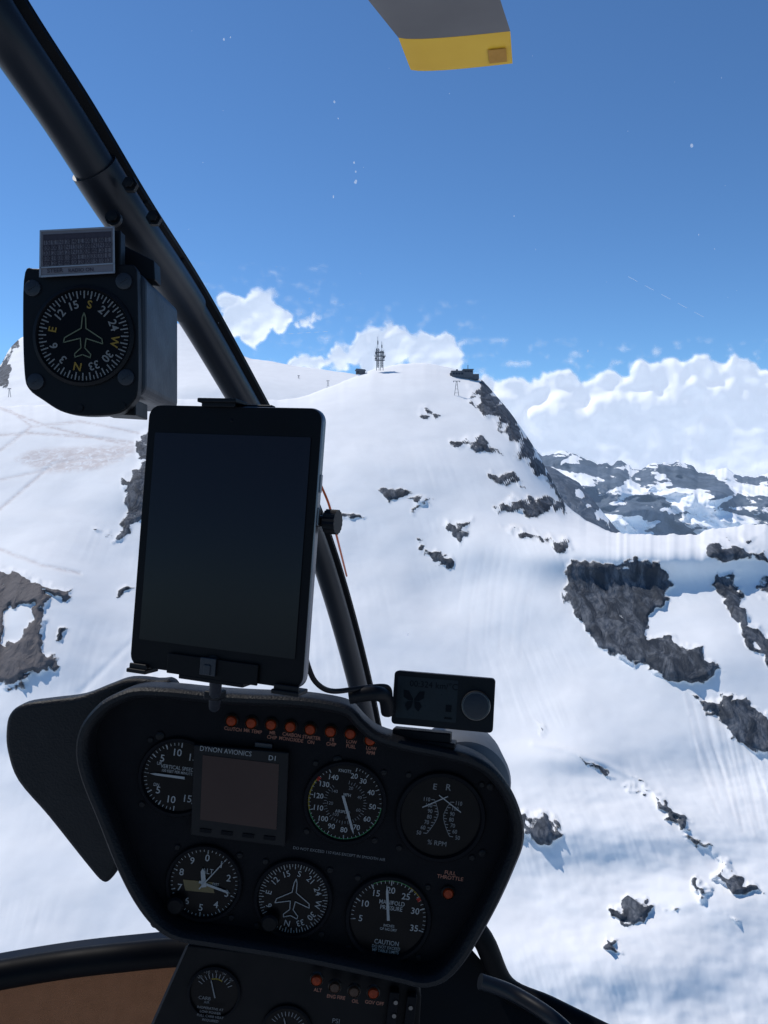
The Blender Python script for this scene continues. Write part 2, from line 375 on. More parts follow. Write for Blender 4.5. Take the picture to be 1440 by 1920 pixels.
def invmain(px,py): return .000769+(py-680)*1.09e-6+0*px
FEATS=[(720,860,210,130,.04),(880,1270,260,160,-.03),(1230,1030,260,45,.07),(1080,880,70,90,-.08),(300,1050,140,260,-.04),(60,1150,130,150,.04),
 (1330,1230,150,70,.02),(1120,1560,200,60,.022),(1300,1450,200,60,-.018),(1150,1800,300,80,.024),(1350,1700,150,60,.015),(240,900,90,80,.03),(1060,1420,120,30,.012),(900,1000,60,40,.012),(820,1120,80,60,-.012)]
TR=[([(-100,1000),(0,1030),(80,1060),(150,1075)],3.5,1.2,.6),([(-80,740),(0,765),(90,800),(240,835)],2.4,1.4,.9),([(0,845),(60,800),(20,770)],2.4,1.2,.8),([(-60,1000),(0,955),(100,870),(240,850)],2.6,1.3,.8),([(-60,820),(60,812),(200,822),(250,830)],2.4,1.2,.9),([(60,800),(150,790),(260,812)],2.4,1.1,.7),([(0,900),(90,880),(230,862)],2.4,.9,.6),([(590,752),(660,715),(740,690)],4,-.9,0),([(320,1100),(270,1180),(150,1300)],6,.7,0),
 ([(1000,1395),(1060,1405),(1140,1435),(1200,1465),(1260,1520),(1340,1600)],6,-1.1,0)]
rr=random.Random(7)
for k in range(16):
    x=1285+k*8+rr.uniform(-4,4); y0=1290+rr.uniform(0,60); TR.append(([(x,y0),(x+20+rr.uniform(-5,5),y0+90),(x+52,y0+rr.uniform(170,260))],rr.uniform(2,3.5),.25*rr.choice((1,-1,1)),.12))
for k in range(9):
    x=880+k*16+rr.uniform(-6,6); y0=1010+rr.uniform(0,60)+k*3; TR.append(([(x,y0),(x-14,y0+70),(x-22,y0+rr.uniform(110,200))],rr.uniform(2,4),.15,.05))
layer('mountain_slope',SIL,-350,1800,3,2250,invmain,M_TER,FEATS,ROCKS,
  relief=[('f',300,7,1,11),('f',130,2.3,1,12),('f',45,.45,1,13),('f',9,.045,1,15)],silnoise=2,tracks=TR,roundk=.06,
  dirt=[[(30,862),(60,845),(250,835),(250,848),(180,880),(90,885)]],label='snow covered mountain face with dark rock outcrops')
layer('left_snowfield',[(-350,730),(-60,705),(0,692),(12,660),(30,640),(48,628),(70,632),(120,640),(200,612),(330,604),(345,612),(400,648),(470,672),(540,684),(600,692),(660,700),(740,720),(820,760)],-350,820,4,860,
  lambda px,py:1/2300+(py-650)*1.1e-6,M_TER,[(430,720,160,30,.04),(150,720,120,40,.04)],[[(-80,720),(0,680),(28,640),(48,632),(48,660),(10,672),(48,690),(30,712),(-40,740)]],
  relief=[('f',320,12,1,31),('f',130,3,1,32),('f',40,.5,1,34)],silnoise=1.2,label='distant snowfield behind the summit',tracks=[([(340,640),(420,690),(520,700),(620,706)],5,2,0)])
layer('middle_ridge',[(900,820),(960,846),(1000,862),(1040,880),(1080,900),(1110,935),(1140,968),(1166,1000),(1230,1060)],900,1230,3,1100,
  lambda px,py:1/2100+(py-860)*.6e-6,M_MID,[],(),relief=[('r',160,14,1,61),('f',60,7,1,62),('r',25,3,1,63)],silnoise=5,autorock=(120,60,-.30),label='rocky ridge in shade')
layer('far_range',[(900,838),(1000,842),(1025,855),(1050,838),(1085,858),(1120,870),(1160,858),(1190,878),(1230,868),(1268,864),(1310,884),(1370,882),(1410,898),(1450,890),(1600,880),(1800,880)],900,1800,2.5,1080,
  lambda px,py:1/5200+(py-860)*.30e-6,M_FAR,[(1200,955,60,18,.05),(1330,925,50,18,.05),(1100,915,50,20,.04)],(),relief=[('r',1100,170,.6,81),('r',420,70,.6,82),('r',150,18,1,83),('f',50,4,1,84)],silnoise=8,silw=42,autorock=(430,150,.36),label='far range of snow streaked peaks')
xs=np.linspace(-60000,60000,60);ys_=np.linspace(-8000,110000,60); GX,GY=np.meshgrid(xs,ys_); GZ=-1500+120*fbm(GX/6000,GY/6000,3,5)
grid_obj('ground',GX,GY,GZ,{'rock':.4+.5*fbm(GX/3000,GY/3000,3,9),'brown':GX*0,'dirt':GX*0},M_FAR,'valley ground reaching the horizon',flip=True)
# ---------------------------------------------------------------- clouds
def cloud_mat():
    m=bpy.data.materials.new('cloud'); m.use_nodes=True; n=m.node_tree.nodes; l=m.node_tree.links
    for x in list(n): 
        if x.type=='BSDF_PRINCIPLED': n.remove(x)
    out=[x for x in n if x.type=='OUTPUT_MATERIAL'][0]
    d=n.new('ShaderNodeBsdfDiffuse'); d.inputs[0].default_value=(.90,.90,.90,1)
    t=n.new('ShaderNodeBsdfTranslucent'); t.inputs[0].default_value=(.86,.87,.89,1)
    e=n.new('ShaderNodeEmission'); e.inputs[0].default_value=(.93,.95,1,1); e.inputs[1].default_value=.30  # added glow stands in for light scattered inside the cloud
    mx=n.new('ShaderNodeMixShader'); mx.inputs[0].default_value=.36; l.new(d.outputs[0],mx.inputs[1]); l.new(t.outputs[0],mx.inputs[2])
    ad=n.new('ShaderNodeAddShader'); l.new(mx.outputs[0],ad.inputs[0]); l.new(e.outputs[0],ad.inputs[1])
    tr=n.new('ShaderNodeBsdfTransparent'); m2=n.new('ShaderNodeMixShader'); a=n.new('ShaderNodeAttribute'); a.attribute_name='alpha'
    l.new(a.outputs['Fac'],m2.inputs[0]); l.new(tr.outputs[0],m2.inputs[1]); l.new(ad.outputs[0],m2.inputs[2]); l.new(m2.outputs[0],out.inputs[0])
    return m
M_CLOUD=cloud_mat()
def cloud(puffs,box,depth,seed,label,dx=2,soft=.3,wisp=.5,nk=6,bl=10,hk=.7,fine=2.4):
    rnd=random.Random(seed)
    px=np.arange(box[0],box[2],dx,dtype=float);py=np.arange(box[1],box[3],dx,dtype=float); PX,PY=np.meshgrid(px,py)
    wx=PX+13*fbm(PX/45,PY/45,5,seed,.55);wy=PY+11*fbm(PX/45,PY/45,5,seed+9,.55)
    allp=[]
    for (x,y,r) in puffs:
        allp.append((x,y,r,0,1))
        for k in range(nk):
            a=rnd.uniform(0,6.28);q=rnd.uniform(.35,.85)*r; r2=r*rnd.uniform(.32,.55); allp.append((x+q*math.cos(a),y+q*math.sin(a)*.9,r2,math.sqrt(max(0,r*r-q*q))*.55,.5))
            for j in range(2):
                a2=rnd.uniform(0,6.28);q2=r2*.75;allp.append((x+q*math.cos(a)+q2*math.cos(a2),y+q*math.sin(a)*.9+q2*math.sin(a2),r2*.5,math.sqrt(max(0,r*r-q*q))*.55+r2*.35,.25))
    H=np.zeros(PX.shape);Fd=np.zeros(PX.shape)
    for (x,y,r,z,wt) in allp:
        d2=((wx-x)**2+(wy-y)**2)/(r*r); h=np.where(d2<1,r*np.sqrt(np.maximum(1-d2,0))*.8+z,0)
        H=np.maximum(H,h); Fd=Fd+wt*np.maximum(0,1-d2)**1.5
    H=blur(H,bl)+fine*fbm(PX/26,PY/26,4,seed+3,.5); H=blur(H,2)
    al=sstep(0.02,.02+soft,Fd+wisp*fbm(PX/34,PY/24,5,seed+5,.6)*.3*np.exp(-Fd*1.5))
    bd=np.minimum(np.minimum(PX-box[0],box[2]-dx-PX),np.minimum(PY-box[1],box[3]-dx-PY)); al=al*sstep(0,14,bd); al=blur(al,1)
    D=depth-H*depth/F*hk; X,Y,Z=Pn(PX,PY,D)
    return grid_obj('cloud',X,Y,Z,{'alpha':al},M_CLOUD,label,kind=None,cat='cloud')
cloud([(455,590,38),(495,575,42),(525,600,28),(475,625,30),(430,570,22),(440,610,30)],(360,490,640,700),5200,4,'small white puffy cloud in blue sky',soft=.55,wisp=.7)
cloud([(690,650,40),(740,640,36),(790,650,38),(835,655,28),(640,675,34),(590,685,26),(720,675,50),(800,680,40),(850,680,26),(560,690,18)],(500,560,920,760),5400,8,'white cloud rising behind the summit',soft=.65,wisp=.8)
cloud([(920,750,46),(975,755,52),(1040,742,50),(1095,760,48),(1150,745,52),(1205,732,56),(1262,716,54),(1325,718,54),(1390,732,56),(1450,760,60),(1530,745,60),(1610,740,70),(1700,750,70),
  (960,830,80),(1060,830,90),(1160,825,90),(1260,820,95),(1360,825,95),(1460,835,90),(1560,840,90),(1680,840,90),(900,790,40),(1010,880,80),(1110,885,80),(1210,885,80),(1310,885,80),(1410,890,80),(1500,895,80),(1600,895,80),(1700,895,80),(1010,780,60),(1070,795,65),(1120,785,65),(1180,790,65),(1230,775,70),(1290,780,70),(1340,775,70),(1400,785,70),(1440,790,70)],(840,630,1760,980),6500,15,'thick bank of bright cumulus over the mountains',dx=2.5,soft=.22,wisp=.5,nk=7,bl=8,fine=3.2,hk=.85)
cloud([(575,598,12),(590,594,9),(560,604,7)],(530,570,630,630),5200,31,'thin wisp of cloud',soft=1.6,wisp=1.0)
# ---------------------------------------------------------------- summit structures
M_STEEL=mat('lattice_steel',(.13,.15,.18),.6,nscale=.5)
M_CONC=mat('dark_facade',(.12,.13,.15),.7,nscale=.3)
M_WIN=mat('window_glass',(.03,.04,.06),.2)
def world_local(px,py,d): return Matrix.Translation(P(px,py,d))
def beam(g,a,b,w):
    a=Vector(a);b=Vector(b); g.sweep([a,b],[(-w/2,-w/2),(w/2,-w/2),(w/2,w/2),(-w/2,w/2)],ref=Vector((.31,.9,.2)))
tw=obj('antenna_tower',None,None,label='steel lattice antenna tower with platforms on snowy summit',cat='tower')
tw.matrix_world=world_local(712,690,1310)
g=Geo(); hgt=32
for (bx,ht,wd) in ((-3.2,hgt,4.2),(3.6,hgt*.86,4.2)):
    c=[(bx+sx*wd/2,sy*wd/2) for sx,sy in((-1,-1),(1,-1),(1,1),(-1,1))]
    for x,y in c: beam(g,(x,y,-4),(x,y,ht),.75)
    z=0
    while z<ht-3:
        for i in range(4):
            a=c[i];b=c[(i+1)%4]; beam(g,(*a,z),(*b,z+4),.4); beam(g,(*b,z),(*a,z+4),.4); beam(g,(*a,z+4),(*b,z+4),.4)
        z+=4
obj('lattice',g,M_STEEL,tw)
for z,wx_,ox_ in ((13,17,0),(20,19,.5),(26,15,-.5)):
    g=Geo(); g.box((ox_,0,z),(wx_,8,.9)); 
    for k in range(6): g.box((ox_-wx_/2+.15+k*(wx_-.3)/5,-3.85,z+1.25),(.3,.3,1.7))
    g.box((ox_,-3.85,z+2.2),(wx_,.3,.3)); obj('platform',g,M_STEEL,tw)
for x,z0,z1,ww in ((-3.2,hgt,hgt+21,.8),(3.6,hgt*.86,hgt+13,.8),(-6,26,36,.5),(7,20,31,.5)):
    g=Geo(); g.box((x,0,(z0+z1)/2),(ww,ww,z1-z0)); g.box((x,0,z0+(z1-z0)*.5),(ww*2.4,ww*2.4,(z1-z0)*.3)); obj('antenna_mast',g,M_STEEL,tw)
for x,z in ((-6.5,15.5),(6.8,17),(-5.8,23)):
    g=Geo(); g.lathe((0,0,0),[(0.01,0),(1.2,.2),(1.9,.7),(1.9,.9),(0.01,.5)],16)
    g.v=[(x+a,-4.6-c,z+b) for a,b,c in g.v]; obj('dish_antenna',g,M_GREYH,tw,smooth=True)
st=obj('summit_station',None,None,label='dark multi level cable car station on summit',cat='building'); st.matrix_world=world_local(868,706,1290)
g=Geo()
for (x,y,z,a,b,c) in ((-4,0,2,30,16,12),(8,-2,4,16,14,13),(17,0,-1,18,14,9),(-17,2,3,9,10,6)): g.box((x,y,z),(a,b,c))
g.box((8,-2,11),(18,16,1.0)); g.box((-4,0,8.4),(32,18,.8)); obj('wall',g,M_CONC,st)
for k in range(6):
    g=Geo(); g.box((-16+k*4.6,-8.1,4),(3.2,.3,3)); obj('window',g,M_WIN,st)
for k in range(3):
    g=Geo(); g.box((3.5+k*4.6,-9.1,7.5),(3.2,.3,2.4)); obj('window',g,M_WIN,st)
g=Geo(); g.box((8,-2,15),(1,1,8)); obj('roof_mast',g,M_STEEL,st)
g=Geo(); g.box((-10,0,10),(3,3,4)); obj('chimney',g,M_STEEL,st)
ht=obj('summit_hut',None,None,label='low dark lift hut beside the antenna tower',cat='hut'); ht.matrix_world=world_local(676,703,1330)
g=Geo(); g.box((0,0,4),(16,8,6)); obj('wall',g,M_CONC,ht)
g=Geo(); g.prism([(-9.5,7),(9.5,7),(8,9),(-7,10.5)],-5,5); g.v=[(a,c,b) for a,b,c in g.v]; obj('roof',g,M_STEEL,ht)
g=Geo(); g.box((-4,-4.1,4.5),(3,.3,2)); obj('window',g,M_WIN,ht)
def pylon(px,py,d,h):
    p=obj('ski_lift_pylon',None,None,label='grey steel ski lift pylon standing in snow',cat='pylon',group='ski lift pylons on the slope'); p.matrix_world=world_local(px,py,d)
    g=Geo(); 
    for s in(-1,1): beam(g,(s*h*.16,0,-3),(s*.5,0,h),.6)
    for q in(.25,.5,.75): beam(g,(-h*.16*(1-q),0,h*q),(h*.16*(1-q),0,h*q),.4)
    obj('mast',g,M_STEEL,p)
    g=Geo(); g.box((0,0,h),(h*.45,.7,.8)); g.box((-h*.2,0,h-1),(.9,1,1.3)); g.box((h*.2,0,h-1),(.9,1,1.3)); obj('crossarm',g,M_STEEL,p)
    return p
pylon(856,744,1190,24); pylon(615,726,1900,16); pylon(18,742,1500,14); pylon(560,712,2000,11)
# ================================================================ COCKPIT
class Fr:
    def __init__(s,cx,cy,D): s.cx,s.cy,s.D=cx,cy,D; s.s=D/F; s.mw=Matrix.Translation(P(cx,cy,D))@ROT.to_4x4()
    def l(s,px,py,z=0): return ((px-720)*(s.D-z)/F-(s.cx-720)*s.D/F, (960-py)*(s.D-z)/F-(960-s.cy)*s.D/F)
ROLL=math.radians(7.6)
# specks of dirt stuck on the canopy, lit through by the sun
g=Geo(); rs=random.Random(5)
sp_=[(627,191,2),(634,222,1.3),(664,305,2.2),(667,322,1.8),(667,341,3.4),(625,369,2),(1297,273,3),(420,74,2.2),(432,70,1.5),(964,405,1.3),(1102,658,1.8),(765,1190,2),(1310,440,1.2),(580,560,1.2)]
sp_+=[(rs.uniform(350,1400),rs.uniform(30,620),rs.uniform(.5,.9)) for _ in range(24)]
for x,y,r in sp_:
    D_=.72; c=P(x,y,D_); n_=7; a0=rs.uniform(0,6)
    g.add([c+ROT@Vector((math.cos(a0+i*6.283/n_)*r*D_/F*rs.uniform(.5,1.1),math.sin(a0+i*6.283/n_)*r*1.5*D_/F*rs.uniform(.6,1.1),0)) for i in range(n_)],[tuple(range(n_))])
for a,b in(((540,626),(620,621)),((1175,517),(1330,600))):
    p0=P(*a,.72);p1=P(*b,.72); n_=(p1-p0).cross(Vector((0,1,0))).normalized()*.00018
    for k in range(5):
        u=p0.lerp(p1,k/5+.02);v=p0.lerp(p1,k/5+.13); g.add([u-n_,v-n_,v+n_,u+n_],[(0,1,2,3)])
md=bpy.data.materials.new('pale_dust'); md.use_nodes=True; nn_=md.node_tree.nodes; ll_=md.node_tree.links; nn_.remove(nn_['Principled BSDF'])
o_=[x for x in nn_ if x.type=='OUTPUT_MATERIAL'][0]; t_=nn_.new('ShaderNodeBsdfTranslucent'); t_.inputs[0].default_value=(.8,.85,.9,1); r_=nn_.new('ShaderNodeBsdfTransparent'); x_=nn_.new('ShaderNodeMixShader'); x_.inputs[0].default_value=.6
ll_.new(r_.outputs[0],x_.inputs[1]); ll_.new(t_.outputs[0],x_.inputs[2]); ll_.new(x_.outputs[0],o_.inputs[0])
obj('windshield_specks',g,md,kind='stuff',label='pale dust specks and scratches on the windshield',cat='dust')
# ---- windshield frame
wf=obj('windshield_frame',None,None,label='dark painted steel tube holding the windshield',cat='window frame')
ctr=[(-130,-170,47),(-4,41,45),(120,225,41),(234,405,37),(352,575,30.5),(473,782,25.5),(540,900,23),(588,1005,21),(632,1140,19.5),(672,1290,18),(700,1420,17)]
pts=catmull([P(x,y,.016*F/r) for x,y,r in ctr],8)
g=Geo(); g.sweep(pts,circ(24,.016),ref=(1,0,0)); obj('tube',g,M_TUBE,wf,smooth=True)
c0=int(8*2.62); cpts=pts[c0:c0+13]; g=Geo(); g.sweep(cpts,circ(24,.0185),ref=(1,0,0)); obj('collar',g,M_TUBE,wf,smooth=True)
sp=[]
for i,p in enumerate(pts):
    t=(pts[min(i+1,len(pts)-1)]-pts[max(i-1,0)]).normalized(); view=p.normalized(); side=t.cross(view).normalized()
    if side.x<0: side=-side
    sp.append((p+side*.0192+view*.012,side,t,view))
def strip(prof,name,m):
    g=Geo(); n=len(sp); vs=[];fs=[]; m_=len(prof)
    for (p,side,t,view) in sp:
        for u,v in prof: vs.append(p+side*u+view*v)
    for i in range(n-1):
        for q in range(m_): r=(q+1)%m_; fs.append((i*m_+q,i*m_+r,(i+1)*m_+r,(i+1)*m_+q))
    g.add(vs,fs); obj(name,g,m,wf)
strip([(-.008,-.0035),(.0035,-.0035),(.0050,-.001),(.0050,.004),(-.008,.004)],'retaining_strip',M_STRIP)
strip([(.0051,-.0005),(.0062,.0005),(.0062,.003),(.0051,.003)],'rubber_seal',M_STRIP)
for k in (24,29):
    p,side,t,view=sp[k]; g=Geo(); g.lathe((0,0,0),[(.0028,-.002),(.0028,.001),(.0018,.0018),(0.0001,.0020)],10)
    z=-view; x=side; y=z.cross(x).normalized(); mm=Matrix((x,y,z)).transposed()
    g.v=[tuple(mm@Vector(v)+p-view*.0035) for v in g.v]; obj('bolt',g,M_STRIP,wf,smooth=True)
for (px_,py_) in ((243,345),(288,408),(212,408)):
    g=Geo(); g.lathe((0,0,0),[(.0060,-.004),(.0060,.0005),(.0038,.0005),(.0038,.004),(0.0001,.0045)],6 if px_!=212 else 14)
    c=P(px_,py_,.585); g.v=[tuple(ROT@Vector(v)+c) for v in g.v]; obj('bolt',g,M_BLACK,wf)
bow=[P(-260,1880,.95),P(-100,1848,.98),P(0,1828,1.0),P(120,1808,1.02),P(230,1795,1.03),P(350,1785,1.05),P(480,1790,1.05)]
g=Geo(); g.sweep(catmull(bow,6),circ(16,.018,.018),ref=(0,0,1)); obj('lower_bow',g,M_STRIP,wf,smooth=True)
g=Geo(); g.sweep(catmull([b+Vector((0,.02,.008)) for b in bow],6),[(-.012,-.002),(.012,-.002),(.012,.003),(-.012,.003)],ref=(0,0,1)); obj('lower_seal',g,M_TUBE,wf)
g=Geo(); rb=[P(850,1700,1.0),P(905,1760,1.0),P(948,1850,1.0),P(1030,1890,.98),P(1120,1935,.95),P(1250,2000,.92)]
g.sweep(catmull(rb,6),circ(16,.014),ref=(0,-1,0)); obj('lower_bow',g,M_STRIP,wf,smooth=True)
g=Geo(); g.sweep(catmull([P(900,1840,.93),P(960,1862,.93),P(1030,1905,.9),P(1090,1960,.88)],6),circ(12,.009),ref=(0,-1,0)); obj('door_post',g,M_TUBE,wf,smooth=True)
fl=obj('cabin_floor',None,None,label='brown carpeted nose floor of the cockpit',cat='floor')
g=Geo(); q=[P(-300,1895,1.0),P(0,1850,1.05),P(345,1800,1.1),P(420,1810,1.1),P(420,2200,1.0),P(-300,2200,.9)]
g.add(q,[(5,4,3,2,1,0)]); obj('carpet',g,M_BROWN,fl)
g=Geo(); q=[P(780,1760,1.02),P(880,1775,1.02),P(955,1862,1.0),P(1140,1945,.97),P(1300,2020,.93),P(1300,2300,.9),P(600,2300,.9),P(600,1820,1.02)]
g.add(q,[tuple(range(7,-1,-1))]); obj('side_trim',g,M_STRIP,fl)
# ---- magnetic compass
cf=Fr(150,640,.565); l=cf.l
co=obj('compass',None,None,label='black aircraft compass hanging from the windshield tube',cat='compass'); co.matrix_world=cf.mw
out=[(p.x,p.y) for p in catmull([Vector((x,y,0)) for x,y in [(46,510),(70,503),(150,499),(235,495),(254,502),(257,530),(259,640),(258,730),(248,755),(225,774),(185,779),(145,778),(112,770),(80,750),(54,730),(45,700),(42,600)]],4,True)]
g=Geo(); g.prism([l(x,y,0) for x,y in out],-.010,0); obj('front_plate',g,M_BLACK,co,bevel=.0012)
g=Geo(); x0_,y0_=l(80,742,-.0105); x1_,y1_=l(272,510,-.0105); bk=rrect(x1_-x0_,y1_-y0_,.008,5,(x0_+x1_)/2,(y0_+y1_)/2); g.prism(bk,-.104,-.0105); obj('housing',g,M_COMPBOX,co,bevel=.004)
g=Geo(); g.prism([l(190,758,-.02),l(262,752,-.02),l(262,782,-.02),l(195,778,-.02)],-.04,-.0102); obj('compensator',g,M_BLACK,co,bevel=.001)
C=l(158,630,0); R=86*cf.s
g=Geo(); g.lathe((*C,0),[(R*1.1,.0002),(R*1.1,.002),(R*1.03,.003),(R,.0015),(R,.0006)],64); obj('bezel',g,M_BLACK,co,smooth=True)
g=Geo(); g.disc((*C,.0008),R*1.0); obj('dial_face',g,M_DIAL,co)
def pol(c,r,a): return (c[0]+r*math.sin(a),c[1]+r*math.cos(a))
def ticks(g,c,r0,r1,angs,wd,z):
    for a in angs: g.stroke([pol(c,r0,a),pol(c,r1,a)],wd,z)
def plane_shape(c,k,a0,m=1):
    half=[(0,.95),(.07,.75),(.10,.30),(.78,-.12),(.82,-.32),(.12,-.12),(.08,-.52),(.34,-.78),(.32,-.92),(0,-.80)]
    pl=half+[(-x,y) for x,y in half[::-1][1:-1]]
    ca,sa=math.cos(-a0),math.sin(-a0)
    return [(c[0]+k*(x*ca-y*sa),c[1]+k*(x*sa+y*ca)) for x,y in pl]
g=Geo(); A0=math.radians(11)
for i in range(72):
    a=A0+math.radians(i*5); ticks(g,C,R*(.82 if i%2==0 else .89),R*.97,[a],.0007 if i%2 else .0010,.0014)
wl=[('S',0),('21',30),('24',60),('W',90),('30',120),('33',150),('N',180),('3',210),('6',240),('E',270),('12',300),('15',330)]
for t,a in wl:
    a=A0+math.radians(a); gy=Geo(); tgt=gy if t in 'NESW' else g; tgt.text(t,pol(C,R*.68,a),.0058,-a,.0014,bold=.02)
    if t in 'NESW': obj('cardinal_letter',gy,M_COMPY,co)
obj('dial_marking',g,M_COMPW,co)
g=Geo(); g.stroke(plane_shape(C,R*.52,math.radians(2)),.0008,.0018,True); obj('aircraft_symbol',g,M_LUME,co)
for x,y in((62,541),(233,528),(237,708),(68,716)):
    g=Geo(); c=l(x,y,0); g.lathe((*c,0),[(.006,0),(.006,.0016),(.0045,.0022),(.0001,.0022)],16); g.box((*c,.0023),(.006,.0008,.0006),.6); obj('screw',g,M_COMPBOX,co,smooth=True)
for x,y in((150,765),(230,762)):
    g=Geo(); c=l(x,y,0); g.lathe((*c,0),[(.0026,0),(.0026,.0012),(.0001,.0012)],14); obj('screw',g,M_BLACK,co,smooth=True)
cd=Geo(); cd.prism([l(77,433,.004),l(214,426,.004),l(215,512,.004),l(76,520,.004)],.0030,.0042); dc=obj('deviation_card',cd,M_CARD,co,bevel=.0004)
g=Geo()
def bil(u,v):
    a=Vector(l(77,433,.004));b=Vector(l(214,426,.004));c=Vector(l(215,512,.004));d=Vector(l(76,520,.004)); return (a*(1-u)+b*u)*(1-v)+(d*(1-u)+c*u)*v
for v in np.linspace(.1,.78,7): g.stroke([bil(.04,v),bil(.96,v)],.0006,.0047)
for u in np.linspace(.04,.96,11): g.stroke([bil(u,.1),bil(u,.78)],.0005,.0047)
g.poly([bil(.04,.1),bil(.96,.1),bil(.96,.213),bil(.04,.213)],.0045)
for r_ in range(1,6):
    for c_ in range(10):
        g.text(random.choice(['030','060','120','15','210','240','33','300','N','E']),bil(.086+c_*.092,.157+r_*.113),.0028,.05,.0047,.02)
g.text('STEER',bil(.2,.88),.0030,.05,.0047,.02); g.text('RADIO ON',bil(.55,.90),.0026,.05,.0047,.02)
obj('card_print',g,M_CARDD,dc)
g=Geo(); g.stroke([bil(.0,.01),bil(1,.01),bil(1,.99),bil(.0,.99)],.0012,.0050,True); g.stroke([bil(.0,.80),bil(1,.80)],.0010,.0050); obj('card_frame',g,M_CLEAR,dc)
g=Geo(); g.prism([l(205,450,-.03),l(235,462,-.03),l(290,490,-.03),l(292,527,-.03),l(225,520,-.03),l(205,515,-.03)],-.045,-.028)
g.prism([l(85,440,-.0),l(225,430,-.0),l(225,520,-.0),l(85,520,-.0)],-.012,-.001); obj('bracket',g,M_BLACK,co,bevel=.001)
# ---- tablet
def pose_fit(corners,w_,h_,d0,free_h=True):
    cs=np.array(corners,float)
    def proj(p):
        rv=p[:3]; th=np.linalg.norm(rv)+1e-12; k=rv/th; K=np.array([[0,-k[2],k[1]],[k[2],0,-k[0]],[-k[1],k[0],0]]); Rm=np.eye(3)+math.sin(th)*K+(1-math.cos(th))*K@K
        hh=p[6]; q=np.array([(-w_/2,hh/2,0),(w_/2,hh/2,0),(w_/2,-hh/2,0),(-w_/2,-hh/2,0)])@Rm.T+p[3:6]
        d=-q[:,2]; return np.stack([720+F*q[:,0]/d,960-F*q[:,1]/d],1),Rm
    m=cs.mean(0); p=np.array([.01,.01,-.08,(m[0]-720)/F*d0,(960-m[1])/F*d0,-d0,h_])
    for it in range(60):
        r=(proj(p)[0]-cs).ravel(); J=np.zeros((8,7))
        for i in range(7):
            q=p.copy(); q[i]+=1e-6; J[:,i]=((proj(q)[0]-cs).ravel()-r)/1e-6
        reg=np.diag([30,30,1,.1,.1,.1,1e6 if not free_h else 1e3]); 
        p=p-np.linalg.solve(J.T@J+reg,J.T@r)
    Rm=Matrix(proj(p)[1].tolist()); M3=ROT@Rm
    return Matrix.Translation(ROT@Vector(p[3:6]))@M3.to_4x4(),w_,p[6]
tm,tw_,th_=pose_fit([(284,757),(601,766),(573,1297),(239,1247)],.1348,.2100,.60)
tb=obj('tablet',None,None,label='black tablet with dark screen held above the panel',cat='tablet'); tb.matrix_world=tm
g=Geo(); g.prism(rrect(tw_,th_,.009,6),-.0075,-.0006); obj('body',g,M_SILVER,tb,bevel=.0015,smooth=True)
g=Geo(); g.prism(rrect(tw_-.0012,th_-.0012,.0085,6),-.0004,.0002); obj('front_glass',g,M_STRIP,tb)
g=Geo(); g.poly(rrect(tw_-.014,th_-.040,.001,2),.0008); obj('screen',g,M_SCREEN,tb)
g=Geo(); g.lathe((0,-th_/2+.010,.0002),[(.0055,.0),(.0055,.0006),(.0048,.0008),(.0001,.0003)],24); obj('home_button',g,M_BLACK,tb,smooth=True)
g=Geo(); g.lathe((0,th_/2-.010,.0002),[(.0015,0),(.0001,.0004)],12); obj('front_camera',g,M_LCDD,tb)
for k in range(2):
    g=Geo(); g.box((tw_/2+.0004,th_/2-.05-.022*k,-.004),(.0012,.012,.003)); obj('volume_button',g,M_SILVER,tb,bevel=.0004)
hm=obj('tablet_holder',None,None,label='black clamp holder and stem carrying the tablet',cat='holder'); hm.matrix_world=tm
g=Geo(); g.box((0,0,-.0125),(.05,th_+.006,.006)); g.box((0,-.02,-.0125),(tw_*.8,.03,.005)); g.lathe((0,-.02,-.04),[(.022,0),(.022,.02),(.012,.026)],24); obj('back_plate',g,M_BLACK,hm,bevel=.001)
g=Geo(); g.box((-.010,th_/2+.0030,-.003),(.030,.003,.018)); g.box((-.010,th_/2+.0010,.0022),(.026,.0045,.0022)); obj('top_clip',g,M_BLACK,hm,bevel=.0008)
for x,wd in((-tw_/2+.009,.016),(tw_/2-.011,.020)):
    g=Geo(); g.box((x,-th_/2-.0020,-.003),(wd,.003,.016)); g.box((x,-th_/2+.0005,.0022),(wd-.002,.005,.002)); obj('bottom_clip',g,M_BLACK,hm,bevel=.0008)
g=Geo(); g.box((-.0,-th_/2+.0065,.0020),(.070,.014,.0018)); g.box((0,-th_/2-.0016,-.003),(.05,.003,.012)); obj('bottom_tray',g,M_STRIP,hm,bevel=.0006)
g=Geo(); g.box((-.002,-th_/2+.008,.0038),(.012,.012,.0018)); g.box((-.002,-th_/2+.006,.0050),(.005,.007,.0014)); obj('latch',g,M_COMPBOX,hm,bevel=.0006)
g=Geo(); a=tm.inverted()@P(405,1270,.60); b=tm.inverted()@P(402,1325,.70)
g.sweep([a,a.lerp(b,.5),b],circ(14,.0050),ref=(1,0,0)); obj('stem',g,M_COMPBOX,hm,smooth=True)
g=Geo(); c=tm.inverted()@P(403,1302,.655); g.box(tuple(c),(.014,.008,.016)); obj('swivel',g,M_BLACK,hm,bevel=.002)
c=tm.inverted()@P(605,978,.60)
g=Geo(); g.sweep([Vector((tw_/2-.01,c.y,-.012)),Vector((tw_/2+.006,c.y,-.012))],circ(12,.004),ref=(0,0,1)); obj('knob_shaft',g,M_BLACK,hm)
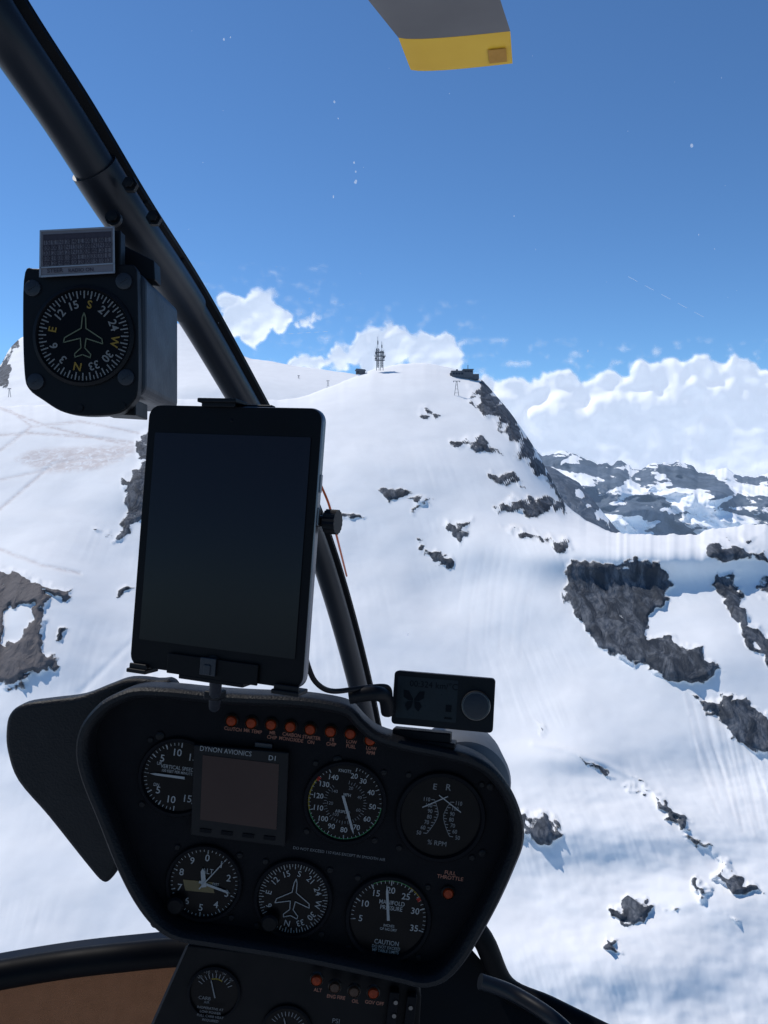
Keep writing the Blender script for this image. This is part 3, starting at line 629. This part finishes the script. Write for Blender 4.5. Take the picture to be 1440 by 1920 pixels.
g=Geo(); kp=[Vector((tw_/2+.003,c.y,-.012)),Vector((tw_/2+.0115,c.y,-.012))]; g.sweep(kp,[( (.0085 if i%2 else .0078)*math.cos(i*math.pi/16),(.0085 if i%2 else .0078)*math.sin(i*math.pi/16)) for i in range(32)],ref=(0,0,1)); obj('clamp_knob',g,M_BLACK,hm)
# cables
g=Geo(); g.sweep(catmull([P(588,880,.64),P(604,915,.64),P(618,950,.65),P(630,1000,.68),P(640,1040,.75),P(650,1080,.85)],8),circ(8,.0010),ref=(0,-1,0)); obj('orange_cable',g,M_ORANGE,smooth=True,label='thin orange cable hanging behind the tablet',cat='cable')
g=Geo(); g.sweep(catmull([P(560,1180,.70),P(578,1250,.71),P(595,1282,.72),P(625,1296,.74),P(680,1290,.76),P(725,1288,.78),P(732,1310,.79)],8),circ(10,.0026),ref=(0,-1,0)); 
cb=obj('power_cable',g,M_BLACK,smooth=True,label='black power cable with plug lying on the glareshield',cat='cable')
g=Geo(); g.sweep(catmull([P(655,1306,.76),P(700,1300,.76),P(722,1308,.77),P(728,1335,.78)],6),circ(12,.0075),ref=(0,-1,0)); obj('plug',g,M_BLACK,cb,smooth=True)
# ---- instrument panel
pf=Fr(600,1560,.80); l=pf.l; S=pf.s
ip=obj('instrument_panel',None,None,label='black helicopter instrument panel with round gauges',cat='instrument panel'); ip.matrix_world=pf.mw
LIP=[(150,1362),(182,1322),(220,1300),(258,1290),(320,1292),(400,1300),(470,1304),(560,1308),(630,1318),(662,1330),(684,1353),(710,1374),(760,1390),(830,1404),(890,1420),(930,1445),(962,1487),(982,1540),(983,1582),(968,1625),(938,1692),(900,1762),(868,1812),(833,1845),(790,1855),(735,1843),(560,1806),(400,1780),(332,1768),(290,1744),(252,1697),(217,1630),(185,1550),(150,1462),(140,1408)]
path=catmull([Vector((*l(x,y,.025),0)) for x,y in LIP],5,True)
ar=sum(path[i].x*path[(i+1)%len(path)].y-path[(i+1)%len(path)].x*path[i].y for i in range(len(path)))
if ar>0: path=path[::-1]
g=Geo(); N_=len(path); prof=[(-.012,-.004),(-.012,.018),(-.0105,.023),(-.007,.0262),(-.003,.0262),(-.0005,.023),(0,.018),(-.002,-.012),(-.010,-.04),(-.014,-.04)]
vs=[];fs=[]
for i,p in enumerate(path):
    t=(path[(i+1)%N_]-path[i-1]).normalized(); nn=Vector((-t.y,t.x,0))
    for u,v in prof: vs.append(p+nn*u+Vector((0,0,v)))
m_=len(prof)
for i in range(N_):
    for q in range(m_): r=(q+1)%m_; j=(i+1)%N_; fs.append((i*m_+q,j*m_+q,j*m_+r,i*m_+r))
g.add(vs,fs); obj('hood_rim',g,M_HOOD,ip,smooth=True)
pl=[]
for i,p in enumerate(path):
    t=(path[(i+1)%N_]-path[i-1]).normalized(); nn=Vector((-t.y,t.x,0)); q=p-nn*.006; pl.append((q.x,q.y))
g=Geo(); g.prism(pl,-.006,0); obj('face_plate',g,M_PANEL,ip)
g=Geo(); fp=[(9,1372),(16,1340),(40,1322),(90,1314),(150,1306),(200,1287),(240,1274),(290,1277),(330,1290),(330,1420),(230,1540),(222,1620),(207,1650),(190,1655),(160,1622),(90,1534),(32,1466),(12,1412)]
fp=[(p.x,p.y) for p in catmull([Vector(l(x,y,-.012)) for x,y in fp],4,True)]
g.prism(fp,-.034,-.012); obj('glareshield',g,M_HOOD,ip,bevel=.005,smooth=True)
g=Geo(); c=l(868,1462,-.06); g.lathe((*c,-.10),[(.05,-.02),(.052,0),(.052,.05),(.049,.062),(.04,.066),(.0001,.066)],48); obj('rear_housing',g,M_GREYH,ip,smooth=True)
g=Geo(); cs=[(352,1772),(600,1800),(780,1835),(790,1870),(775,2150),(225,2150),(285,1925)]
g.prism([l(x,y,-.012) for x,y in cs],-.05,-.012); obj('console',g,M_STRIP,ip,bevel=.002)
g=Geo(); g.stroke([l(350,1775,-.01),l(283,1925,-.01),l(225,2150,-.01)],.0022,-.0112); obj('console_edge',g,M_COMPBOX,ip)
g=Geo()
for x,y in((735,1862),(768,1870)): g.box((*l(x,y+35,-.005),-.006),(.010,.045,.010),-.12)
obj('console_bracket',g,M_PANEL,ip,bevel=.001)
for x,y in((742,1880),(739,1905),(770,1890)):
    g=Geo(); g.lathe((*l(x,y,0),-.001),[(.0022,0),(.0022,.0014),(.0001,.0014)],12); obj('rivet',g,M_METAL,ip)
def addtext(lst,name,m,parent,z=.0006,bold=0.0):
    g=Geo()
    for t,x,y,h in lst: g.text(t,l(x,y,z),h*S,-ROLL,z,bold)
    return obj(name,g,m,parent)
LLP=mat('lamp_label_print',(.20,.082,.055),.6)
def lamp(x,y,labels,on=True,z=0,ly=17,par=ip):
    g=Geo(); c=l(x,y,z); g.lathe((*c,z),[(.0070,0),(.0070,.003),(.0060,.004),(.0056,.002)],24); o=obj('warning_light',g,M_LENSRING,par,smooth=True)
    g=Geo(); g.lathe((*c,z+.001),[(.0056,0),(.0054,.003),(.0043,.0046),(.0001,.0052)],20); obj('lens',g,M_AMBER if on else M_BROWNL,o,smooth=True)
    if labels:
        g=Geo()
        for k,t in enumerate(labels): g.text(t,l(x+2-k*1,y+ly+k*8.5,z),6.6*S,-ROLL,z+.0006,.012,.9)
        obj('lamp_label',g,LLP,o)
for x,y,lb in((435,1350,['CLUTCH']),(472,1354,['MR TEMP']),(509,1357,['MR','CHIP']),(545,1361,['CARBON','MONOXIDE']),(582,1366,['STARTER','ON']),(620,1370,['TR','CHIP']),(657,1374,['LOW','FUEL']),(694,1386,['LOW','RPM'])): lamp(x,y,lb)
lamp(840,1672,[],True)
addtext([('FULL',844,1637,7),('THROTTLE',844,1646,7)],'throttle_label',LLP,ip,bold=.012)
for x,y,lb,on in((594,1834,['ALT'],1),(628,1847,['ENG FIRE'],0),(664,1855,['OIL'],0),(700,1858,['GOV OFF'],1)): lamp(x,y,lb,on,z=.0,ly=22)
addtext([('DO NOT EXCEED 110 KIAS EXCEPT IN SMOOTH AIR',636,1601,5.2)],'placard',M_GREY,ip)
def gauge(name,x,y,rp,bez=1.13,face=M_DIAL):
    c=l(x,y,.001); R=rp*S; g=Geo(); g.lathe((*c,0),[(R*bez,0),(R*bez,.0035),(R*(bez-.03),.005),(R*1.02,.005),(R*.99,.0022),(R*.985,.0009)],72)
    o=obj(name,g,M_PANEL,ip,smooth=True); g=Geo(); g.disc((*c,.0012),R*.995); obj('dial_face',g,face,o)
    for k in range(4):
        a=math.radians(45+90*k)+ROLL; gg=Geo(); q=pol(c,R*1.30,a); gg.lathe((*q,0),[(.0032,0),(.0032,.0012),(.0024,.0018),(.0001,.0018)],12); gg.box((q[0],q[1],.0019),(.0042,.0007,.0005),.5*k); obj('screw',gg,M_BLACK,o)
    return o,c,R
def needle(o,c,R,a,ln,wd=.0018,z=.0026,tail=.2,m=M_WHITE,name='needle'):
    a+=ROLL; u=Vector((math.sin(a),math.cos(a))); v=Vector((u.y,-u.x)); c=Vector(c)
    g=Geo(); g.prism([tuple(c-u*R*tail-v*wd*.6),tuple(c-u*R*tail+v*wd*.6),tuple(c+v*wd*.5+u*R*ln*.8),tuple(c+u*R*ln),tuple(c-v*wd*.5+u*R*ln*.8)],z,z+.0004); obj(name,g,m,o)
rad=math.radians
def arc(g,c,r,a0,a1,wd,z,n=30): g.stroke([pol(c,r,rad(a0+(a1-a0)*i/n)+ROLL) for i in range(n+1)],wd,z)
def marks(o,c,R,mj,mn,labels,hl,lr,r0=.84,r1=.96,extra=(),upright=True,wm=.0010):
    g=Geo()
    ticks(g,c,R*r0,R*r1,[rad(a)+ROLL for a in mj],wm,.0018); ticks(g,c,R*(r0+.05),R*r1,[rad(a)+ROLL for a in mn],.0006,.0018)
    for t,a in labels: g.text(t,pol(c,R*lr,rad(a)+ROLL),hl*S,-ROLL if upright else -(rad(a)+ROLL),.0018,.01)
    for t,dx,dy,h in extra:
        cr,sr=math.cos(-ROLL),math.sin(-ROLL); X_,Y_=dx*S,-dy*S
        g.text(t,(c[0]+X_*cr-Y_*sr,c[1]+X_*sr+Y_*cr),h*S,-ROLL,.0018,.005,.85)
    obj('dial_marking',g,M_WHITE,o)
o,c,R=gauge('vertical_speed_indicator',334,1456,66)
mj=[270+a*s_ for a in(0,34,62,90,125,155) for s_ in(1,-1)]
marks(o,c,R,mj,[270+s_*a for a in range(0,90,7) for s_ in(1,-1)],[('5',312),('5',228),('10',350),('10',190),('15',30),('15',150)],13,.68,extra=[('VERTICAL SPEED',-3,-16,7),('100 FEET PER MINUTE',-3,-8,5),('UP',-38,-20,6),('DN',-38,20,6)])
needle(o,c,R,rad(270),.8,.0022)
o,c,R=gauge('airspeed_indicator',647,1504,70)
lab=[('20',12),('30',33),('40',62),('50',92),('60',120),('70',148),('80',175),('90',202),('100',226),('110',251),('120',276),('130',303),('140',327)]
marks(o,c,R,[a for _,a in lab],[a+(lab[i+1][1]-a)/2 for i,(_,a) in enumerate(lab[:-1])]+[a+(lab[i+1][1]-a)*q for i,(_,a) in enumerate(lab[:-1]) for q in(.25,.75)],lab,9.5,.74,.88,.97,extra=[('KNOTS',-8,-58,6),('MPH',2,-14,6),('AIRSPEED',-2,18,5.5)],wm=.0008)
g=Geo(); 
for i in range(40): ticks(g,c,R*.50,R*(.56 if i%2 else .59),[rad(12+i*8)],.0005,.0019)
for i,t in enumerate(['20','40','60','80','100','120','140']): g.text(t,pol(c,R*.41,rad(15+i*49)+ROLL),6*S,-ROLL,.0019)
obj('inner_scale',g,M_GREY,o)
g=Geo(); arc(g,c,R*.975,92,250,.0011,.0017); obj('green_arc',g,M_GREEN,o); g=Geo(); arc(g,c,R*.975,251,303,.0016,.0017); obj('yellow_arc',g,M_YEL,o); g=Geo(); arc(g,c,R*.95,303,306,.0035,.0019,2); obj('red_line',g,M_RED,o)
needle(o,c,R,rad(157),.88,.0024)
# dual tachometer
o,c,R=gauge('dual_tachometer',826,1531,75)
g=Geo(); cr,sr=math.cos(-ROLL),math.sin(-ROLL)
def lo(dx,dy): X_,Y_=dx*S,-dy*S; return (c[0]+X_*cr-Y_*sr,c[1]+X_*sr+Y_*cr)
for sx in(-1,1):
    pp=[]
    for k in range(13):
        t=k/12; yy=-30+t*64; xx=5+17*abs(t-.42)**1.5*2.2; pp.append((sx*xx,yy))
    g.stroke([lo(*q) for q in pp],.0006,.0018)
    for k,(a_,b_) in enumerate(pp):
        g.stroke([lo(a_,b_),lo(a_+sx*(6 if k%2==0 else 3.5),b_)],.0008,.0018)
        if k%2==0: g.text(['110','100','90','80','70','60','50'][k//2],lo(a_+sx*15,b_+1),7.5*S,-ROLL,.0018,.01,.85)
g.text('E',lo(-18,-54),11*S,-ROLL,.0018,.01); g.text('R',lo(7,-56),12*S,-ROLL,.0018,.01); g.text('% RPM',lo(0,50),9*S,-ROLL,.0018)
obj('dial_marking',g,M_GREY,o)
for sx in(-1,1):
    g=Geo(); g.stroke([lo(sx*36,-14),lo(-sx*8,-40)],.0010,.0026 if sx>0 else .0029); obj('needle',g,M_WHITE,o)
# flight display
def dl(x,y,z): return l(x,y,z)
a=Geo(); a.prism([dl(362,1397,.012),dl(541,1412,.012),dl(534,1590,.012),dl(356,1568,.012)],.0002,.010)
fd=obj('flight_display',a,M_BLACK,ip,bevel=.0015)
g=Geo(); g.prism([dl(380,1416,.011),dl(523,1433,.011),dl(518,1556,.011),dl(375,1537,.011)],.0102,.0106); obj('screen',g,M_SCREEN2,fd)
g=Geo(); g.text('DYNON AVIONICS',dl(423,1409,.011),9*S,-rad(6.5),.0108,.0,.88); g.text('D1',dl(511,1422,.011),9*S,-rad(6.5),.0108,.01); obj('brand_lettering',g,M_WHITE,fd)
for k in range(4):
    g=Geo(); g.box((*dl(385+k*40,1558+k*4.6,.011),.0104),(.012,.004,.0015),-rad(6.5)); obj('key',g,M_PANEL,fd,bevel=.0004)
g=Geo(); g.box((*dl(495,1396,0),.002),(.018,.005,.004),-rad(6.5)); obj('display_latch',g,M_COMPBOX,ip,bevel=.0006)
# altimeter
o,c,R=gauge('altimeter',383,1655,64)
marks(o,c,R,[i*36 for i in range(10)],[i*7.2 for i in range(50)],[(str(i),i*36) for i in range(10)],12.5,.73,.87,.97,extra=[('ALT',4,-22,10),('FEET',22,0,5)])
g=Geo(); g.poly([(c[0]+x*R,c[1]+y*R) for x,y in((-.62,.10),(.25,.02),(.30,-.30),(-.55,-.22))],.00165); obj('subscale_window',g,M_SAND,o)
needle(o,c,R,rad(103),.82,.0022,tail=.15); needle(o,c,R,rad(-12),.45,.0042,.0032,tail=.1); needle(o,c,R,rad(35),.9,.0010,.0038)
g=Geo(); q=l(333,1690,0); g.lathe((*q,0),[(.009,0),(.009,.010),(.007,.012),(.0001,.012)],20); obj('setting_knob',g,M_STRIP,o,smooth=True)
# directional gyro
o,c,R=gauge('heading_indicator',550,1684,66)
g=Geo(); A0=rad(14)
for i in range(72): ticks(g,c,R*(.84 if i%2==0 else .90),R*.97,[A0+rad(i*5)],.0005 if i%2 else .0007,.0018)
for t,a_ in wl: g.text(t,pol(c,R*.71,A0+rad(a_)),11*S,-(A0+rad(a_)),.0018,.005)
obj('dial_marking',g,M_WHITE,o)
g=Geo(); g.stroke(plane_shape(c,R*.60,rad(9)),.0008,.0024,True); obj('aircraft_symbol',g,M_WHITE,o)
g=Geo(); q=l(508,1722,0); g.lathe((*q,0),[(.009,0),(.009,.010),(.007,.012),(.0001,.012)],20); obj('setting_knob',g,M_STRIP,o,smooth=True)
# manifold pressure
o,c,R=gauge('manifold_pressure_gauge',728,1721,72)
lab=[('5',262),('10',294),('15',326),('20',358),('25',32),('30',68),('35',104)]
marks(o,c,R,[a for _,a in lab],[262+i*6.6 for i in range(31)],lab,11.5,.72,.86,.97,extra=[('MANIFOLD',3,-29,8),('PRESSURE',3,-19,8),('INCHES',3,14,5),('OF HG DRY',3,21,5),('CAUTION',3,46,8.5),('DO NOT EXCEED',3,55,5.5),('MP TABLE LIMITS',3,62,5.5)])
g=Geo(); arc(g,c,R*.975,-30,28,.0012,.0017); obj('green_arc',g,M_GREEN,o); g=Geo(); arc(g,c,R*.975,28,50,.0016,.0017); obj('yellow_arc',g,M_YEL,o); g=Geo(); arc(g,c,R*.93,50,52,.004,.0019,2); obj('red_line',g,M_RED,o)
needle(o,c,R,rad(-10),.88,.0024,tail=.05)
def cg(name,x,y,rp,arcs,labels,extra):
    z=-.012; c=l(x,y,z); R=rp*S; g=Geo(); g.lathe((*c,z),[(R*1.1,0),(R*1.1,.003),(R,.004),(R*.98,.0008)],48); o=obj(name,g,M_PANEL,ip,smooth=True)
    g=Geo(); g.disc((*c,z+.0010),R*.99); obj('dial_face',g,M_DIAL,o)
    g=Geo(); ticks(g,c,R*.62,R*.80,[rad(a_)+ROLL for a_ in range(arcs[0],arcs[1]+1,12)],.0008,z+.0016)
    for t,a_ in labels: g.text(t,pol(c,R*.90,rad(a_)+ROLL),6*S,-ROLL,z+.0016)
    for t,dx,dy,h in extra: g.text(t,(c[0]+dx*S,c[1]-dy*S),h*S,-ROLL,z+.0016)
    obj('dial_marking',g,M_GREY,o); needle(o,c,R,rad(-20),.6,.0012,z+.002,m=M_GREY)
    return o,c,R
o,c,R=cg('carburettor_temperature_gauge',402,1860,46,(-60,60),[('-20',-50),('-10',-26),('0',-2),('10',20),('20',45)],[('CARB',-18,10,6.5),('AIR',-14,18,5)])
g=Geo(); arc(g,c,R*.58,-15,25,.0014,-.0104); obj('yellow_arc',g,M_YEL,o)
cg('engine_gauge',538,1930,44,(-60,60),[],[])
g=Geo(); 
for k,t in enumerate(['INOPERATIVE AT','LOW POWER','FULL CARB HEAT','REQUIRED']): g.text(t,l(396,1886+k*7.5,-.011),4.6*S,-ROLL,-.0066)
g.text('PSI',l(630,1915,-.011),9*S,-ROLL,-.0112); obj('placard',g,M_GREY,ip)
for x,y,r_ in((292,1730,.0055),(460,1770,.0058),(300,1380,.0045),(633,1425,.0045),(920,1475,.004),(905,1600,.004),(560,1790,.003),(850,1800,.004),(700,1790,.003)):
    g=Geo(); g.lathe((*l(x,y,.001),0),[(r_,0),(r_,.0014),(r_*.8,.002),(.0001,.002)],20); g.box((*l(x,y,.001),.0022),(r_*1.2,.0008,.0006),.8); obj('panel_screw',g,M_METAL if x==460 else M_BLACK,ip,smooth=True)
# ---- small display device on the glareshield
dm,dw,dh=pose_fit([(740,1257),(929,1273),(924,1375),(733,1357)],.104,.0555,.79,False)
dv=obj('display_device',None,None,label='small black traffic display box with round knob',cat='electronic device'); dv.matrix_world=dm
g=Geo(); g.prism(rrect(dw,dh,.004,5),-.016,0); obj('case',g,M_BLACK,dv,bevel=.0012,smooth=True)
g=Geo(); g.poly(rrect(dw*.60,dh*.78,.001,2,-dw*.16,.001),.0005); sc=obj('screen',g,M_LCD,dv)
g=Geo(); g.text('00:324 km/°C',(-dw*.10,dh*.28),.0062,0,.0009); 
bc=(-dw*.29,-dh*.02)
for s_ in(-1,1):
    g.poly([(bc[0]+s_*x*.011,bc[1]+y*.012) for x,y in((.05,.1),(.5,.75),(1,.8),(.95,.2),(.5,-.05),(.05,-.05))],.0009+s_*.0001)
    g.poly([(bc[0]+s_*x*.011,bc[1]+y*.012) for x,y in((.05,-.08),(.6,-.15),(.8,-.5),(.5,-.95),(.15,-.6))],.0012+s_*.0001)
g.box((dw*.06,-dh*.12,.0008),(.006,.007,.0003)); g.box((dw*.06,-dh*.30,.0008),(.008,.002,.0003))
obj('screen_print',g,M_LCDD,sc)
kc=(dw*.325,-.001,0); g=Geo(); g.lathe(kc,[(.0148,0),(.0148,.005),(.0142,.0066),(.0135,.0068),(.0131,.006)],48); kn=obj('knob',g,M_METAL,dv,smooth=True)
g=Geo(); g.lathe(kc,[(.0131,.0),(.0131,.0058),(.0115,.0064),(.0001,.0062)],40); obj('knob_face',g,M_COMPBOX,kn,smooth=True)
g=Geo(); a=dm.inverted()@P(790,1378,.79); g.box((a.x,a.y-.001,-.010),(.060,.010,.022)); g.box((a.x,a.y-.008,-.012),(.070,.006,.03)); obj('stand',g,M_STRIP,dv,bevel=.0015)
# ---- rotor blade
M_BLADE=mat('blade_grey',(.15,.14,.135),.5,nscale=3); M_TIP=mat('blade_tip_yellow',(.80,.50,.04),.45,col2=(.66,.36,.03),nscale=4); M_CAP=mat('blade_cap',(.50,.24,.03),.5)
rm_=obj('rotor_blade',None,None,label='grey main rotor blade with yellow tip overhead',cat='rotor blade')
tipL=P(770,131,3.25);tipR=P(961,119,3.25); inL=P(747,71,3.02);inR=P(957,59,3.02)
def bl(a,b,c,d,name,mt,par):
    g=Geo(); K=14
    up=Vector((0,0,1)); vs=[]
    for (p,q) in((a,b),(c,d)):
        s_=[(p.lerp(q,k/K),.02*math.sin(math.pi*min(1,(k/K)**.6))) for k in range(K+1)]
        vs+=[x+up*h for x,h in s_]+[x-up*h*.5 for x,h in s_[::-1][1:-1]]
    m=len(vs)//2; fs=[(i,(i+1)%m,m+(i+1)%m,m+i) for i in range(m)]+[tuple(range(m)),tuple(range(2*m-1,m-1,-1))]
    g.add(vs,fs); return obj(name,g,mt,par,smooth=True)
bl(tipL,tipR,inL,inR,'yellow_tip',M_TIP,rm_)
dd=((inL-tipL).normalized()+(inR-tipR).normalized())/2
rootL=P(690,0,2.76)+ (P(690,0,2.76)-inL)*1.6; rootR=P(938,0,2.76)+(P(938,0,2.76)-inR)*1.6
bl(inL+dd*.002,inR+dd*.002,rootL,rootR,'blade_skin',M_BLADE,rm_)
g=Geo(); dz=Vector((0,0,.0062)); t2=tipL.lerp(tipR,.78);t3=tipL.lerp(tipR,.95); i2=inL.lerp(inR,.78); i3=inL.lerp(inR,.95)
q=[t2.lerp(i2,.12)-Vector((0,0,.0098)),t3.lerp(i3,.12)-dz,t3.lerp(i3,.55)-dz,t2.lerp(i2,.55)-Vector((0,0,.0098))]
g.add(q,[(0,1,2,3)]); obj('tip_patch',g,M_CAP,rm_)
